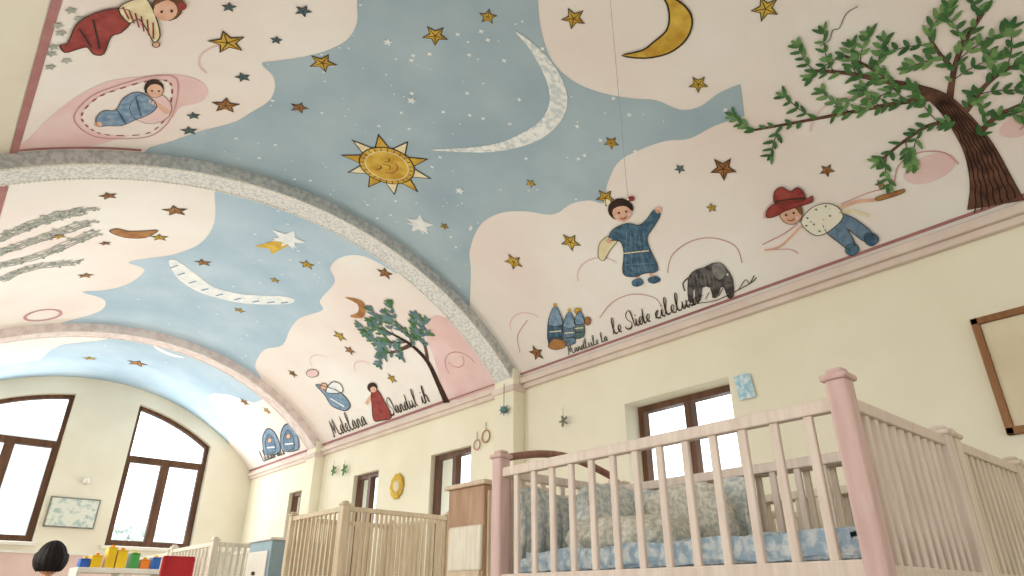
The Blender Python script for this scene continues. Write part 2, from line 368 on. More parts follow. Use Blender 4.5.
for dx,dy,sc,mm in ((-14,2,1.2,M_dress),(0,4,1.0,M_jeans),(10,0,.8,M_teal)):
    g=lambda L:[(dx+a*sc,dy+b*sc) for a,b in L]
    F.fill(g([(-6,16),(-7,0),(-5,-8),(0,-14),(5,-8),(6,0),(6,14)]),mm,5,2,.007); F.fill(g([(-6,-2),(-4,-12),(0,-18),(4,-12),(6,-2)]),M_babyblue,6,2,.006)
    F.stroke(g([(-5,4),(5,3)]),M_cream,.01,7); F.stroke(g([(-5,9),(5,8)]),M_dark,.008,7); F.oval(dx,dy-19*sc,1.8,1.8,M_gold,7)
F.fill([(-22,22),(-16,14),(-4,16),(-4,22),(-14,25)],M_orange,7,3,.006); F.oval(8,-14,3,3,M_gold,6,.005); F.oval(18,-4,3,4,M_orange,6,.005)
F.p.done('painted_toy_castle',mural)
F=Fig(3.13,-1.52,(-10,81,45,19))
F.fill([(-70,16),(-62,14),(-52,-4),(-34,-14),(-12,-18),(2,-14),(0,-4),(-10,6),(-20,10),(-28,28),(-38,28),(-44,20),(-56,22),(-66,24)],M_red,5,3,.008)
F.stroke([(-50,0),(-40,20)],M_dark,.008,7); F.stroke([(-36,-8),(-32,22)],M_dark,.008,7)
F.fill([(-12,-18),(2,-26),(14,-28),(24,-12),(30,8),(24,16),(18,6),(8,-8),(-2,-4)],M_cream,6,3,.008)
for k in range(6): F.stroke([(-8+k*6,-20+k*3),(-2+k*5,-8+k*4)],M_red,.008,8)
F.oval(26,18,4,3,M_skin,7,.006); F.oval(36,-20,15,13,M_brownhair,6,.006); F.oval(34,-17,12,10,M_skin,7.5); F.fill([(22,-22),(28,-32),(44,-34),(52,-24),(46,-26),(34,-27)],M_brownhair,8.5)
F.oval(30,-16,1.4,1.4,M_dark,9); F.oval(40,-17,1.4,1.4,M_dark,9); F.oval(50,-22,5,4,M_red,8)
F.p.done('painted_child_in_red',mural)
F=Fig(3.90,-1.35,(-9,114,53,26))
F.oval(22,2,22,16,M_pink,4.2,.004)
F.fill([(-34,12),(-26,4),(-14,4),(-6,-8),(8,-14),(22,-8),(28,0),(20,8),(6,14),(-8,20),(-22,20),(-32,20)],M_babyblue,5,3,.006)
F.stroke([(-12,4),(-4,18)],M_dress,.01,7); F.stroke([(6,-10),(12,10)],M_dress,.01,7); F.stroke([(20,-6),(32,0),(40,6)],M_skin,.035,5)
F.oval(24,-18,10,8,M_hair,6); F.oval(25,-16,8.5,6.5,M_skin,7,.004); F.oval(22,-16,1,.8,M_dark,8.5); F.oval(29,-16,1,.8,M_dark,8.5); F.oval(-32,18,4,3,M_skin,6)
F.p.done('painted_sleeping_baby',mural)
F=Fig(7.58,2.15,(-196,167,55,122))
F.fill([(-10,-4),(-18,-14),(-8,-12),(2,-8),(8,-4),(16,6),(12,12),(2,10),(-4,6)],M_babyblue,5,3,.02); F.fill([(-8,-6),(-2,-16),(6,-14),(8,-6)],M_white,5.5,3,.015); F.oval(-10,-12,3.5,3.5,M_skin,6,.012)
F.stroke([(-4,0),(10,8)],M_white,.03,7); F.oval(-20,-26,6,4,M_pink,5,.012)
F.p.done('painted_angel',mural)
F=Fig(6.82,2.42,(-181,130,47,116))
F.fill([(-6,-10),(0,-12),(6,-2),(14,14),(4,18),(-4,18),(-6,2)],M_red,5,3,.015); F.oval(-5,-15,5,5,M_hair,6); F.oval(-4,-13,3,3,M_skin,7); F.stroke([(-6,-6),(-12,2)],M_skin,.04,5)
F.p.done('painted_lady_in_red',mural)
F=Fig(9.45,2.38,(-269,207,58,142))
for dx,dy in ((-15,4),(4,0)):
    F.fill([(dx-5,dy+14),(dx-8,dy+4),(dx-7,dy-6),(dx-2,dy-13),(dx+4,dy-10),(dx+9,dy),(dx+10,dy+12)],M_babyblue,5,3,.02); F.fill([(dx-3,dy+12),(dx-5,dy+2),(dx-1,dy-7),(dx+4,dy-2),(dx+6,dy+11)],M_jeans,6,3,.014); F.oval(dx,dy-1,2.2,2.6,M_skin,7.5,.01); F.stroke([(dx-3,dy+7),(dx+5,dy+6)],M_white,.025,7.5)
F.p.done('painted_blue_arched_figures',mural)
# cursive inscriptions
GL={'l':(.72,[(0,0),(.35,1.2),(.5,2.0),(.32,2.3),(.2,1.6),(.22,.3),(.45,0)]),
'i':(.55,[(0,0),(.28,1),(.25,.2),(.42,0)]),
'e':(.65,[(0,.1),(.45,.45),(.52,.85),(.35,1),(.15,.6),(.25,.1),(.5,0)]),
'a':(.9,[(0,.1),(.6,.9),(.35,1),(.1,.55),(.18,.08),(.45,.1),(.66,.9),(.64,.15),(.8,.02)]),
's':(.7,[(0,0),(.4,1.1),(.56,.5),(.42,.03),(.15,.1),(.6,.05)]),
'd':(.95,[(0,.1),(.55,.9),(.3,1),(.08,.5),(.2,.02),(.5,.3),(.78,2.1),(.66,.25),(.82,.02)]),
'c':(.65,[(0,.1),(.5,.85),(.38,1),(.12,.6),(.2,.1),(.5,0)]),
'u':(.9,[(0,.1),(.18,1),(.15,.25),(.35,.02),(.58,.45),(.64,1),(.64,.2),(.8,.02)]),
'n':(.8,[(0,0),(.12,1),(.12,0),(.2,.7),(.4,1),(.5,.7),(.5,.15),(.68,.02)]),
'm':(1.15,[(0,0),(.12,1),(.12,0),(.22,.8),(.38,1),(.46,.7),(.46,0),(.56,.8),(.74,1),(.82,.7),(.84,.12),(1.0,.02)]),
'h':(.85,[(0,0),(.4,1.6),(.36,2.25),(.18,1.6),(.12,0),(.22,.7),(.45,1),(.56,.6),(.58,.12),(.75,.02)]),
't':(.6,[(0,0),(.35,1.8),(.26,.3),(.42,0)]),
'S':(1.2,[(-.1,.5),(.1,.05),(.6,.0),(.85,.6),(.4,1.25),(.3,1.9),(.7,2.4),(1.0,2.0)]),
'M':(1.7,[(-.1,.1),(.1,.0),(.4,2.1),(.55,.3),(1.0,2.2),(1.1,.3),(1.4,.0)])}
def script_line(name,y0,base,h,text,w):
    p=Paint(); x=0; pts=[]
    def T(a,b,ww): return (y0-(a+b*.28)*h*1.25,base-b*h,ww)
    def flush():
        if len(pts)>2: p.stroke(pts,M_dark,w,5,3)
        pts.clear()
    for ch in text:
        if ch==' ': flush(); x+=.55; continue
        if ch in 'SM': flush()
        adv,G=GL[ch]; last=0
        for gx,gy in G:
            pts.append(T(x+gx,gy,w*(1.45 if gy<last else .7))); last=gy
        if ch=='t': p.stroke([T(x+.05,1.35,w*.8),T(x+.6,1.45,w*.8)],M_dark,w*.8,5)
        if ch=='i': p.stroke([T(x+.25,1.4,w),T(x+.33,1.5,w)],M_dark,w,5)
        x+=adv
    flush(); p.done(name,mural)
script_line('painted_inscription',3.26,2.635,.060,'le Side cilelusi',.009)
script_line('painted_inscription_small',3.80,2.665,.038,'Mandleile la',.006)
script_line('painted_inscription_far',8.2,2.63,.11,'Mdelana',.016)
script_line('painted_inscription_mid',6.75,2.63,.09,'Sandul ih',.014)
script_line('painted_inscription_end',10.6,2.62,.08,'lilasen dile',.014)
# vine decoration top left
p=Paint()
for i in range(9):
    y=3.05+i*.06; s=-1.80+.05*sin(i*2); p.fill(star_pts(y,s,.03,5,.5,i),M_greypale,4)
p.done('painted_grey_vine',mural)

# ---------------- generic mesh builder
class Mesh:
    def __init__(s): s.bm=bmesh.new(); s.m=[]
    def _mi(s,m):
        if m not in s.m: s.m.append(m)
        return s.m.index(m)
    def _tagv(s,verts,m,smooth=False):
        i=s._mi(m)
        for v in verts:
            for f in v.link_faces: f.material_index=i; f.smooth=smooth
    def box(s,x0,x1,y0,y1,z0,z1,m,M=None):
        r=bmesh.ops.create_cube(s.bm,size=1)
        T=Matrix.Translation(((x0+x1)/2,(y0+y1)/2,(z0+z1)/2))@Matrix.Diagonal((x1-x0,y1-y0,z1-z0,1))
        if M: T=M@T
        bmesh.ops.transform(s.bm,matrix=T,verts=r['verts']); s._tagv(r['verts'],m)
    def cyl(s,a,b,r1,r2,m,n=16):
        a=Vector(a);b=Vector(b); d=b-a
        r=bmesh.ops.create_cone(s.bm,cap_ends=True,segments=n,radius1=r1,radius2=r2,depth=d.length)
        q=Vector((0,0,1)).rotation_difference(d.normalized()).to_matrix().to_4x4()
        bmesh.ops.transform(s.bm,matrix=Matrix.Translation((a+b)/2)@q,verts=r['verts']); s._tagv(r['verts'],m,True)
    def ball(s,c,r,m,n=16,M=None):
        q=bmesh.ops.create_uvsphere(s.bm,u_segments=n,v_segments=n//2+2,radius=1)
        rr=r if hasattr(r,'__len__') else (r,r,r)
        T=Matrix.Translation(c)@(M or Matrix())@Matrix.Diagonal((rr[0],rr[1],rr[2],1))
        bmesh.ops.transform(s.bm,matrix=T,verts=q['verts']); s._tagv(q['verts'],m,True)
    def grid(s,fn,nu,nv,m):
        V=[[s.bm.verts.new(fn(i/nu,j/nv)) for j in range(nv+1)] for i in range(nu+1)]; mi=s._mi(m)
        for i in range(nu):
            for j in range(nv):
                f=s.bm.faces.new([V[i][j],V[i+1][j],V[i+1][j+1],V[i][j+1]]); f.material_index=mi; f.smooth=True
    def pillow(s,c,r,m,M=None,wr=.03):
        M=M or Matrix()
        pw=lambda v,e:(abs(v)**e)*(1 if v>=0 else -1)
        def fn(u,v):
            a=2*pi*u; b=pi*(v-.5); k=1+wr*sin(a*7+b*5)+wr*.6*sin(a*15-b*9)
            P=Vector((r[0]*pw(cos(b),.5)*pw(cos(a),.5)*k, r[1]*pw(cos(b),.5)*pw(sin(a),.5)*k, r[2]*pw(sin(b),.9)*k))
            return Vector(c)+(M.to_3x3()@P)
        s.grid(fn,64,28,m)
    def done(s,name,parent=None,bevel=0.0,sub=0,loc=None):
        me=bpy.data.meshes.new(name); s.bm.to_mesh(me); s.bm.free()
        for m in s.m: me.materials.append(m)
        o=link(bpy.data.objects.new(name,me),parent)
        if bevel:
            b=o.modifiers.new('b','BEVEL'); b.width=bevel; b.segments=2; b.limit_method='ANGLE'
        if sub:
            b=o.modifiers.new('s','SUBSURF'); b.levels=sub; b.render_levels=sub
        return o
def slab(name,outline,holes,t,M,m,parent=None):
    cu=bpy.data.curves.new(name,'CURVE'); cu.dimensions='2D'; cu.fill_mode='BOTH'; cu.extrude=t/2
    for P in [outline]+holes:
        sp=cu.splines.new('POLY'); sp.points.add(len(P)-1)
        for i,q in enumerate(P): sp.points[i].co=(q[0],q[1],0,1)
        sp.use_cyclic_u=True
    tmp=bpy.data.objects.new('tmp',cu); COL.objects.link(tmp); bpy.context.view_layer.update()
    me=bpy.data.meshes.new_from_object(tmp.evaluated_get(bpy.context.evaluated_depsgraph_get()))
    bpy.data.objects.remove(tmp); me.transform(M); me.name=name
    me.materials.clear(); me.materials.append(m)
    return link(bpy.data.objects.new(name,me),parent)
def rect(a,b,c,d): return [(a,c),(b,c),(b,d),(a,d)]
M_R=lambda x: Matrix(((0,0,1,x),(1,0,0,0),(0,1,0,0),(0,0,0,1)))       # u=y v=z, normal x
M_F=lambda y: Matrix(((1,0,0,0),(0,0,1,y),(0,1,0,0),(0,0,0,1)))       # u=x v=z, normal y

M_floor=mat('floor_tile',(200,190,172),(184,172,152),3,0.4,4)
M_cornice=mat('cornice_plaster',(228,212,200),(218,200,188),4)
M_ribface=mat('rib_lace_grey',(202,202,198),(172,174,172),30,kind='noise',detail=8,lo=.42,hi=.58)
M_ribunder=mat('rib_lace_white',(228,226,222),(198,198,196),44,kind='noise',detail=6,lo=.40,hi=.56,bump=.2)
M_rib2=mat('rib_far_pink',(228,214,208),(212,194,188),12,kind='noise',detail=5,lo=.40,hi=.60)
M_frame=mat('window_frame_brown',(112,80,60),(86,60,44),2,0.45,kind='wood')
M_wframe=mat('white_paint',(236,232,222),(226,220,208),4,0.4)

m=Mesh(); m.box(XL-.3,4.3,YB-.3,YF+.3,-.1,0,M_floor); m.done('floor')
# right wall
WR=[(2.33,3.27),(5.27,5.98),(7.08,7.69),(9.03,9.63)]
ZT=1.42+H; ZB=0.50
slab('wall_right',rect(YB-.25,YF+.25,0,ZS),[rect(a,b,ZB,ZT) for a,b in WR],.30,M_R(4.15),M_wall)
for i,(a,b) in enumerate(WR):
    w=empty('window_%d'%(i+1)); mid=(a+b)/2; f=.05; xf=4.20 if i==0 else 4.09
    slab('frame',rect(a,b,ZB,ZT),[rect(a+f,mid-.03,ZB+f,ZT-f),rect(mid+.03,b-f,ZB+f,ZT-f)],.07,M_R(xf),M_frame,w)
# left wall (unseen windows, added to carry fill light)
WL_ADDED=[(-2.6,-1.2),(-.2,1.2),(2.2,3.6),(5.6,7.2)]
slab('wall_left',rect(YB-.25,YF+.25,0,ZS),[rect(a,b,.9,2.4) for a,b in WL_ADDED],.30,M_R(XL-.15),M_wall)
for i,(a,b) in enumerate(WL_ADDED):
    w=empty('window_%d'%(i+8)); mid=(a+b)/2
    slab('frame',rect(a,b,.9,2.4),[rect(a+.06,mid-.035,.96,2.34),rect(mid+.035,b-.06,.96,2.34)],.07,M_R(XL-.2),M_frame,w)
def arcz(x,r): return sqrt(r*r-(x-XC)**2)+ZC
def arched(x0,x1,zb,r,n=14,zt=None):
    return [(x0,zb),(x1,zb)]+[(x1+(x0-x1)*k/n,arcz(x1+(x0-x1)*k/n,r)) for k in range(n+1)]
zb=.70+H
FW=[(2.10,3.27,2.99,1.95+H),(.07,1.24,2.955,2.02+H)]
top=[(XL-.25,0),(4.25,0),(4.25,4.2),(XL-.25,4.2)]
mw=mat('far_wall_paint',(238,232,214),(230,222,202),1.6,0.9,6)
slab('wall_far',top,[arched(a,b,zb,r) for a,b,r,t in FW],.30,M_F(YF+.15),mw)
for i,(a,b,r,t) in enumerate(FW):
    w=empty('window_%d'%(i+5)); mid=(a+b)/2; f=.055
    holes=[arched(a+f,b-f,t+.035,r-f),rect(a+f+.03,mid-.06,zb+f+.03,t-.06),rect(mid+.06,b-f-.03,zb+f+.03,t-.06)]
    slab('frame',arched(a,b,zb,r),holes,.08,M_F(YF+.14),M_frame,w)
    q=Mesh(); q.box(a-.05,b+.05,YF-.05,YF+.1,zb-.05,zb,M_wframe); q.done('sill',w,.008)
M_dado=mat('dado_pink',(226,200,192),(218,190,182),3)
q=Mesh(); q.box(XL,4,YF-.012,YF,0,zb-.12,M_dado); q.box(XL,4,YF-.03,YF,zb-.14,zb-.11,M_wframe); q.done('trim_2')
slab('wall_back',top,[rect(.0,1.2,.9,2.5),rect(2.0,3.2,.9,2.5)],.25,M_F(YB-.125),M_wall)  # back wall out of view; its window openings are added for fill light
for i,(a,b) in enumerate(((0,1.2),(2.0,3.2))):
    w=empty('window_%d'%(i+12)); mid=(a+b)/2
    slab('frame',rect(a,b,.9,2.5),[rect(a+.06,mid-.035,.96,2.44),rect(mid+.035,b-.06,.96,2.44)],.07,M_F(YB-.15),M_frame,w)
# cornice
q=Mesh()
q.box(3.93,4.0,YB,YF,ZS-.045,ZS+.012,M_cornice); q.box(3.955,4.0,YB,YF,ZS-.09,ZS-.045,M_cornice); q.box(XL,XL+.07,YB,YF,ZS-.1,ZS+.0,M_cornice)
q.done('trim_1',None,.008)
# ribs and pilasters
def rib(name,y0,w,d,mf,mu,lace=True):
    r=empty(name); m_=Mesh(); n=90
    m_.grid(lambda u,v: vault(y0, -SMAX+2*SMAX*u, d*v+.0),n,1,mf)
    m_.grid(lambda u,v: vault(y0+w, -SMAX+2*SMAX*u, d*v),n,1,mf)
    m_.grid(lambda u,v: vault(y0+w*v, -SMAX+2*SMAX*u, d),n,2,mu)
    m_.done('arch_band',r)
    if lace:
        l=Mesh(); k=190
        for i in range(k):
            s=-SMAX+2*SMAX*(i+.5)/k; c=vault(y0+.010,s,d+.003); l.ball(c,(.011,.011,.011),M_wframe,8)
            c=vault(y0+w-.010,s,d+.002); l.ball(c,(.009,.009,.009),M_wframe,8)
        l.done('lace_beading',r)
    return r
rib('arch_rib',RIB1,.24,.10,M_ribface,M_ribunder)
rib('arch_rib.001',RIB2,.24,.10,M_rib2,M_rib2)
for i,y in enumerate((RIB1,RIB2)):
    q=Mesh(); q.box(3.86,4.0,y-.02,y+.26,0,ZS+.10,M_wall); q.box(3.84,4.0,y-.04,y+.28,ZS-.12,ZS-.06,M_cornice); q.box(XL,XL+.14,y-.02,y+.26,0,ZS+.1,M_wall)
    q.done('pilaster' if i==0 else 'pilaster.001',None,.006)

# ---------------- cribs
M_crib=mat('crib_cream_paint',(224,210,190),(210,194,172),6,0.45,kind='wood')
M_cribpink=mat('crib_pink_paint',(214,184,176),(200,168,160),6,0.45,kind='wood')
M_cribpinkish=mat('crib_rose_cream_paint',(226,210,196),(213,195,181),6,0.45,kind='wood')
M_cribwhite=mat('crib_white_paint',(232,224,206),(218,208,188),6,0.45,kind='wood')
M_cribnat=mat('crib_natural_varnish',(220,202,172),(204,184,152),6,0.45,kind='wood')
M_mattress=mat('sheet_blue_floral',(162,184,200),(216,222,222),48,0.9,3,lo=.40,hi=.58)
M_quilt=mat('quilt_bluegrey_floral',(222,220,210),(176,186,186),55,0.95,5,lo=.40,hi=.60)
M_quilt2=mat('pillow_beige_floral',(226,220,204),(190,188,174),70,0.95,4,lo=.40,hi=.60)
M_brownrail=mat('crib_brown_rail',(160,118,100),(136,96,80),4,.45,kind='wood')
def crib(name,x0,x1,y0,y1,zb_,zt,post,M_=M_crib,MP=M_cribpink,gap=.085,slat=.022,bedding=True,post_in=None):
    e=empty(name); q=Mesh(); pw=.048
    for (x,y) in ((x0,y0),(x0,y1),(x1,y0),(x1,y1)):
        t=post if (x==x0 or post_in is None) else post_in
        MM=MP if (x==x0 or post_in is None) else M_
        q.box(x-pw/2,x+pw/2,y-pw/2,y+pw/2,0.04,t,MM); q.box(x-pw/2-.008,x+pw/2+.008,y-pw/2-.008,y+pw/2+.008,t-.012,t+.004,MM)
        q.box(x-pw/2+.004,x+pw/2-.004,y-pw/2+.004,y+pw/2-.004,t+.004,t+.018,MM)
        q.cyl((x-.012,y,.03),(x+.012,y,.03),.03,.03,M_dark,14)
    q.done('posts',e,.007)
    q=Mesh()
    for x in (x0,x1):
        q.box(x-.014,x+.014,y0,y1,zt-.032,zt,M_); q.box(x-.014,x+.014,y0,y1,zb_-.02,zb_+.02,M_); q.box(x-.012,x+.012,y0,y1,.35,.40,M_)
        n=int((y1-y0)/gap)
        for k in range(1,n): 
            y=y0+(y1-y0)*k/n; q.box(x-.007,x+.007,y-slat/2,y+slat/2,zb_,zt-.02,M_)
    for y in (y0,y1):
        q.box(x0,x1,y-.014,y+.014,zt-.03,zt+.0,M_); q.box(x0,x1,y-.014,y+.014,zb_-.03,zb_+.01,M_); q.box(x0,x1,y-.012,y+.012,.35,.40,M_)
        n=int((x1-x0)/(gap*.55))
        for k in range(1,n):
            x=x0+(x1-x0)*k/n; q.box(x-slat/2,x+slat/2,y-.007,y+.007,zb_-.0,zt-.02,M_)
    q.done('rails_and_slats',e,.004)
    if bedding:
        q=Mesh(); q.box(x0+.03,x1-.03,y0+.03,y1-.03,zb_-.0,zb_+.02,M_)
        q.done('bed_base',e)
        q=Mesh(); q.box(x0+.035,x1-.035,y0+.035,y1-.035,zb_+.02,zb_+.07,M_mattress); q.done('mattress',e,.02)
    return e
zb1=.06+H; zt1=.42+H
c1=crib('crib',1.50,2.10,.60,1.80,zb1,zt1,.465+H,M_=M_cribpinkish,post_in=.43+H)
q=Mesh()
def bump(a): return .012*sin(a*40)+.006*sin(a*23+1)+.003*sin(a*97)
q.grid(lambda u,v:(2.068-.03*v*(1-v)*4+bump(u)*(.3+v)*.6, 1.20+.55*u, zb1+.06+.26*(1-v)+.008*sin(u*18)*(1-v)),80,16,M_quilt)
q.grid(lambda u,v:(1.54+.52*u, 1.762-.02*v*(1-v)*4+bump(u+.3)*(.3+v)*.6, zb1+.06+.23*(1-v)+.008*sin(u*12)*(1-v)),70,16,M_quilt)
o=q.done('quilted_bumper',c1); sd=o.modifiers.new('t','SOLIDIFY'); sd.thickness=.016
q=Mesh()
q.pillow((1.86,1.60,zb1+.19),(.17,.045,.13),M_quilt,Matrix.Rotation(-.25,4,'X'))
q.pillow((1.96,1.36,zb1+.18),(.05,.16,.12),M_quilt2,Matrix.Rotation(-.3,4,'Y'))
q.pillow((1.76,1.44,zb1+.125),(.17,.19,.06),M_quilt2,Matrix.Rotation(.2,4,'Z'))
q.done('pillows',c1)
q=Mesh()
q.grid(lambda u,v:(1.545+.5*v,.66+1.05*u,zb1+.078+.010*sin(u*30+v*4)*sin(v*9)+.022*sin(pi*v)),60,24,M_mattress)
q.grid(lambda u,v:(1.535+.002*sin(u*40),.66+1.05*u,zb1+.03+.055*v+.005*sin(u*25)),60,4,M_mattress)
q.done('duvet',c1)
q=Mesh(); q.grid(lambda u,v:(1.50+.6*u+0*v, 1.80+.018*cos(2*pi*v), zt1+.035+.05*sin(pi*u)+.014*sin(2*pi*v)),24,10,M_brownrail); q.done('curved_head_rail',c1)
crib('crib.001',2.16,2.76,.60,1.80,zb1,zt1,.43+H,MP=M_crib)
crib('crib.002',2.82,3.42,.60,1.80,zb1,zt1,.43+H,MP=M_crib)
crib('crib.003',2.04,2.86,4.00,4.78,.62,.546+H,.56+H,M_=M_cribnat,MP=M_cribnat,gap=.062,slat=.018)
crib('crib.004',1.84,2.38,5.75,6.85,.62,.42+H,.44+H,M_cribwhite,M_cribwhite)
crib('crib.005',1.95,2.6,7.4,8.5,.62,.42+H,.44+H,M_cribwhite,M_cribwhite)

# ---------------- wooden cabinet
M_cab=mat('cabinet_beech',(186,152,124),(166,130,102),3,.5,kind='wood')
M_cabs=mat('cabinet_side_pale',(218,198,172),(202,180,152),3,.5,kind='wood')
e=empty('wooden_cabinet'); q=Mesh()
q.box(2.22,2.66,2.80,3.12,.06,.56+H,M_cab); q.box(2.20,2.68,2.78,3.14,.56+H,.585+H,M_cabs); q.box(2.21,2.225,2.82,3.10,.1,.35+H,M_cabs)
q.box(2.24,2.64,2.82,3.10,0,.06,M_cab); q.done('carcass',e,.006)
q=Mesh(); q.box(2.24,2.435,2.785,2.80,.1,.53+H,M_cabs); q.box(2.445,2.64,2.785,2.80,.1,.53+H,M_cabs); q.ball((2.42,2.775,.9),.012,M_frame); q.ball((2.46,2.775,.9),.012,M_frame); q.done('doors',e,.004)
q=Mesh(); q.box(2.20,2.222,2.80,3.08,.14+H,.36+H,M_cribwhite); q.done('pale_cushion_panel',e,.01)
M_blue=mat('cabinet_blue',(158,180,190),(138,162,174),4,.5)
e=empty('blue_cabinet'); q=Mesh(); q.box(2.0,2.45,5.0,5.42,.05,.40+H,M_blue); q.box(1.98,2.47,4.98,5.44,.40+H,.42+H,M_wframe)
for k in range(3): q.box(1.985,2.0,5.03,5.39,.1+k*.34,.40+k*.34,M_wframe); q.ball((1.975,5.21,.25+k*.34),.014,M_frame)
q.box(2.02,2.43,5.02,5.40,0,.05,M_frame); q.done('drawers_and_body',e,.006)

# toys on shelf, red chair
M_yel=mat('toy_yellow',(240,206,50),(226,186,40),5,.4); M_grn=mat('toy_green',(90,170,90),(70,150,76),5,.4)
M_tr=mat('toy_red',(190,50,56),(170,38,46),5,.4); M_tb=mat('toy_blue',(60,110,190),(50,90,170),5,.4); M_or=mat('toy_orange',(240,140,50),(220,120,40),5,.4)
e=empty('toy_shelf'); q=Mesh(); q.box(1.12,1.80,6.85,6.87+.35,.96,1.0,M_wframe)
for x in (1.12,1.45,1.77): q.box(x,x+.03,6.86,7.2,0,.96,M_wframe)
for z in (.05,.35,.65): q.box(1.12,1.80,6.86,7.2,z,z+.025,M_wframe)
q.done('shelf_unit',e,.004)
t=empty('toy_boxes'); q=Mesh()
for (x,w,h,mm) in ((1.14,.08,.06,M_tb),(1.22,.09,.09,M_yel),(1.33,.08,.16,M_yel),(1.41,.09,.14,M_yel),(1.52,.08,.12,M_grn),(1.61,.08,.07,M_or),(1.70,.08,.09,M_tb)):
    q.box(x,x+w-.01,6.92,7.05,1.0,1.0+h,mm); q.box(x-.003,x+w-.007,6.915,7.055,1.0+h,1.010+h,mm); q.cyl((x+w/2,6.985,1.010+h),(x+w/2,6.985,1.03+h),.02,.015,M_or if mm is M_yel else M_yel)
q.done('boxes',t,.005)
e=empty('red_chair'); q=Mesh()
for x in (1.56,1.78):
    q.cyl((x,6.0,0),(x,6.02,1.06),.017,.015,M_tr); q.cyl((x,5.66,0),(x,5.66,.6),.017,.017,M_tr)
q.box(1.54,1.80,5.64,6.02,.58,.61,M_tr); q.box(1.55,1.79,6.005,6.03,.82,1.07,M_tr); q.box(1.55,1.79,5.99,6.015,.30,.33,M_tr); q.done('frame_seat_back',e,.008)

# ---------------- child standing, seen from behind
SK=mat('skin',(214,164,136),(204,150,124),8,.55); TL=mat('teal_shirt',(64,124,134),(48,102,114),9,.9); TR=mat('trousers_navy',(46,52,72),(36,42,60),9,.9); HR=mat('hair_black',(34,26,24),(20,16,14),60,.6,bump=.4)
def skin_obj(name,verts,edges,rad,m_,parent,sub=2):
    me=bpy.data.meshes.new(name); me.from_pydata(verts,edges,[]); o=link(bpy.data.objects.new(name,me),parent)
    o.modifiers.new('skin','SKIN'); sv=me.skin_vertices[0].data
    for i,r in enumerate(rad): sv[i].radius=(r if hasattr(r,'__len__') else (r,r))
    sv[0].use_root=True
    s=o.modifiers.new('s','SUBSURF'); s.levels=sub; s.render_levels=sub; me.materials.append(m_)
    return o
kid=empty('child'); 
V=[(0,0,.46),(0,0,.58),(0,0,.70),(0,0,.77)]; E=[(0,1),(1,2),(2,3)]; Rr=[(.095,.075),(.085,.065),(.095,.065),(.045,.045)]
for sg in (-1,1):
    b=len(V); V+=[(sg*.11,0,.735),(sg*.15,-.02,.60),(sg*.15,.05,.49)]; E+=[(2,b),(b,b+1),(b+1,b+2)]; Rr+=[.04,.033,.026]
skin_obj('shirt',V,E,Rr,TL,kid)
V=[(0,0,.47)];E=[];Rr=[(.09,.075)]
for sg in (-1,1):
    b=len(V); V+=[(sg*.055,0,.42),(sg*.06,.01,.25),(sg*.06,0,.05)]; E+=[(0,b),(b,b+1),(b+1,b+2)]; Rr+=[.062,.048,.04]
skin_obj('trousers',V,E,Rr,TR,kid)
V=[(0,0,.74),(0,.005,.80),(0,.01,.84)]; skin_obj('neck',V,[(0,1),(1,2)],[.036,.034,.034],SK,kid,1)
q=Mesh(); q.ball((0,.015,.905),(.072,.082,.098),SK,24); q.ball((0,.098,.895),(.011,.014,.014),SK,10)
for sg in (-1,1): q.ball((sg*.073,.005,.895),(.01,.018,.024),SK,10); q.ball((sg*.028,.088,.912),(.011,.008,.007),M_white,10); q.ball((sg*.028,.094,.912),(.005,.004,.006),HR,8)
q.box(-.02,.02,.088,.094,.862,.868,M_tr); q.done('head',kid)
q=Mesh(); n=28
def hairf(u,v):
    a=2*pi*u; t=v*pi*.78; front=max(0,sin(a)); t=min(t, pi*.78 - front*1.15)
    r=1+.03*sin(a*17)+.02*sin(a*31+v*5); return (.088*r*sin(t)*cos(a)*(1+.12*(v>.5)), .005+.098*r*sin(t)*sin(a), .915+.108*cos(t)*r)
q.grid(hairf,56,22,HR); q.done('hair',kid)
q=Mesh()
for sg in (-1,1): q.ball((sg*.06,.035,.03),(.038,.075,.032),M_tr,16)
q.done('shoes',kid)
for sg in (-1,1):
    for fi,(dx,l) in enumerate(((-.018,.032),(-.007,.038),(.004,.036),(.014,.028))):
        x=sg*.15+dx
        skin_obj('finger_%d'%fi,[(x,.055,.475),(x,.065,.455),(x,.07,.455-l*.5),(x,.064,.455-l)],[(0,1),(1,2),(2,3)],[.008,.007,.006,.005],SK,kid,1)
    skin_obj('thumb',[(sg*.15-sg*.015,.05,.48),(sg*.15-sg*.03,.07,.465),(sg*.15-sg*.034,.075,.447)],[(0,1),(1,2)],[.009,.007,.006],SK,kid,1)
    q=Mesh(); q.ball((sg*.15,.055,.475),(.024,.016,.026),SK,12); q.done('palm',kid)
kid.location=(.84,6.3,0); kid.rotation_euler=(0,0,-.3); kid.scale=(1.13,1.13,1.13)

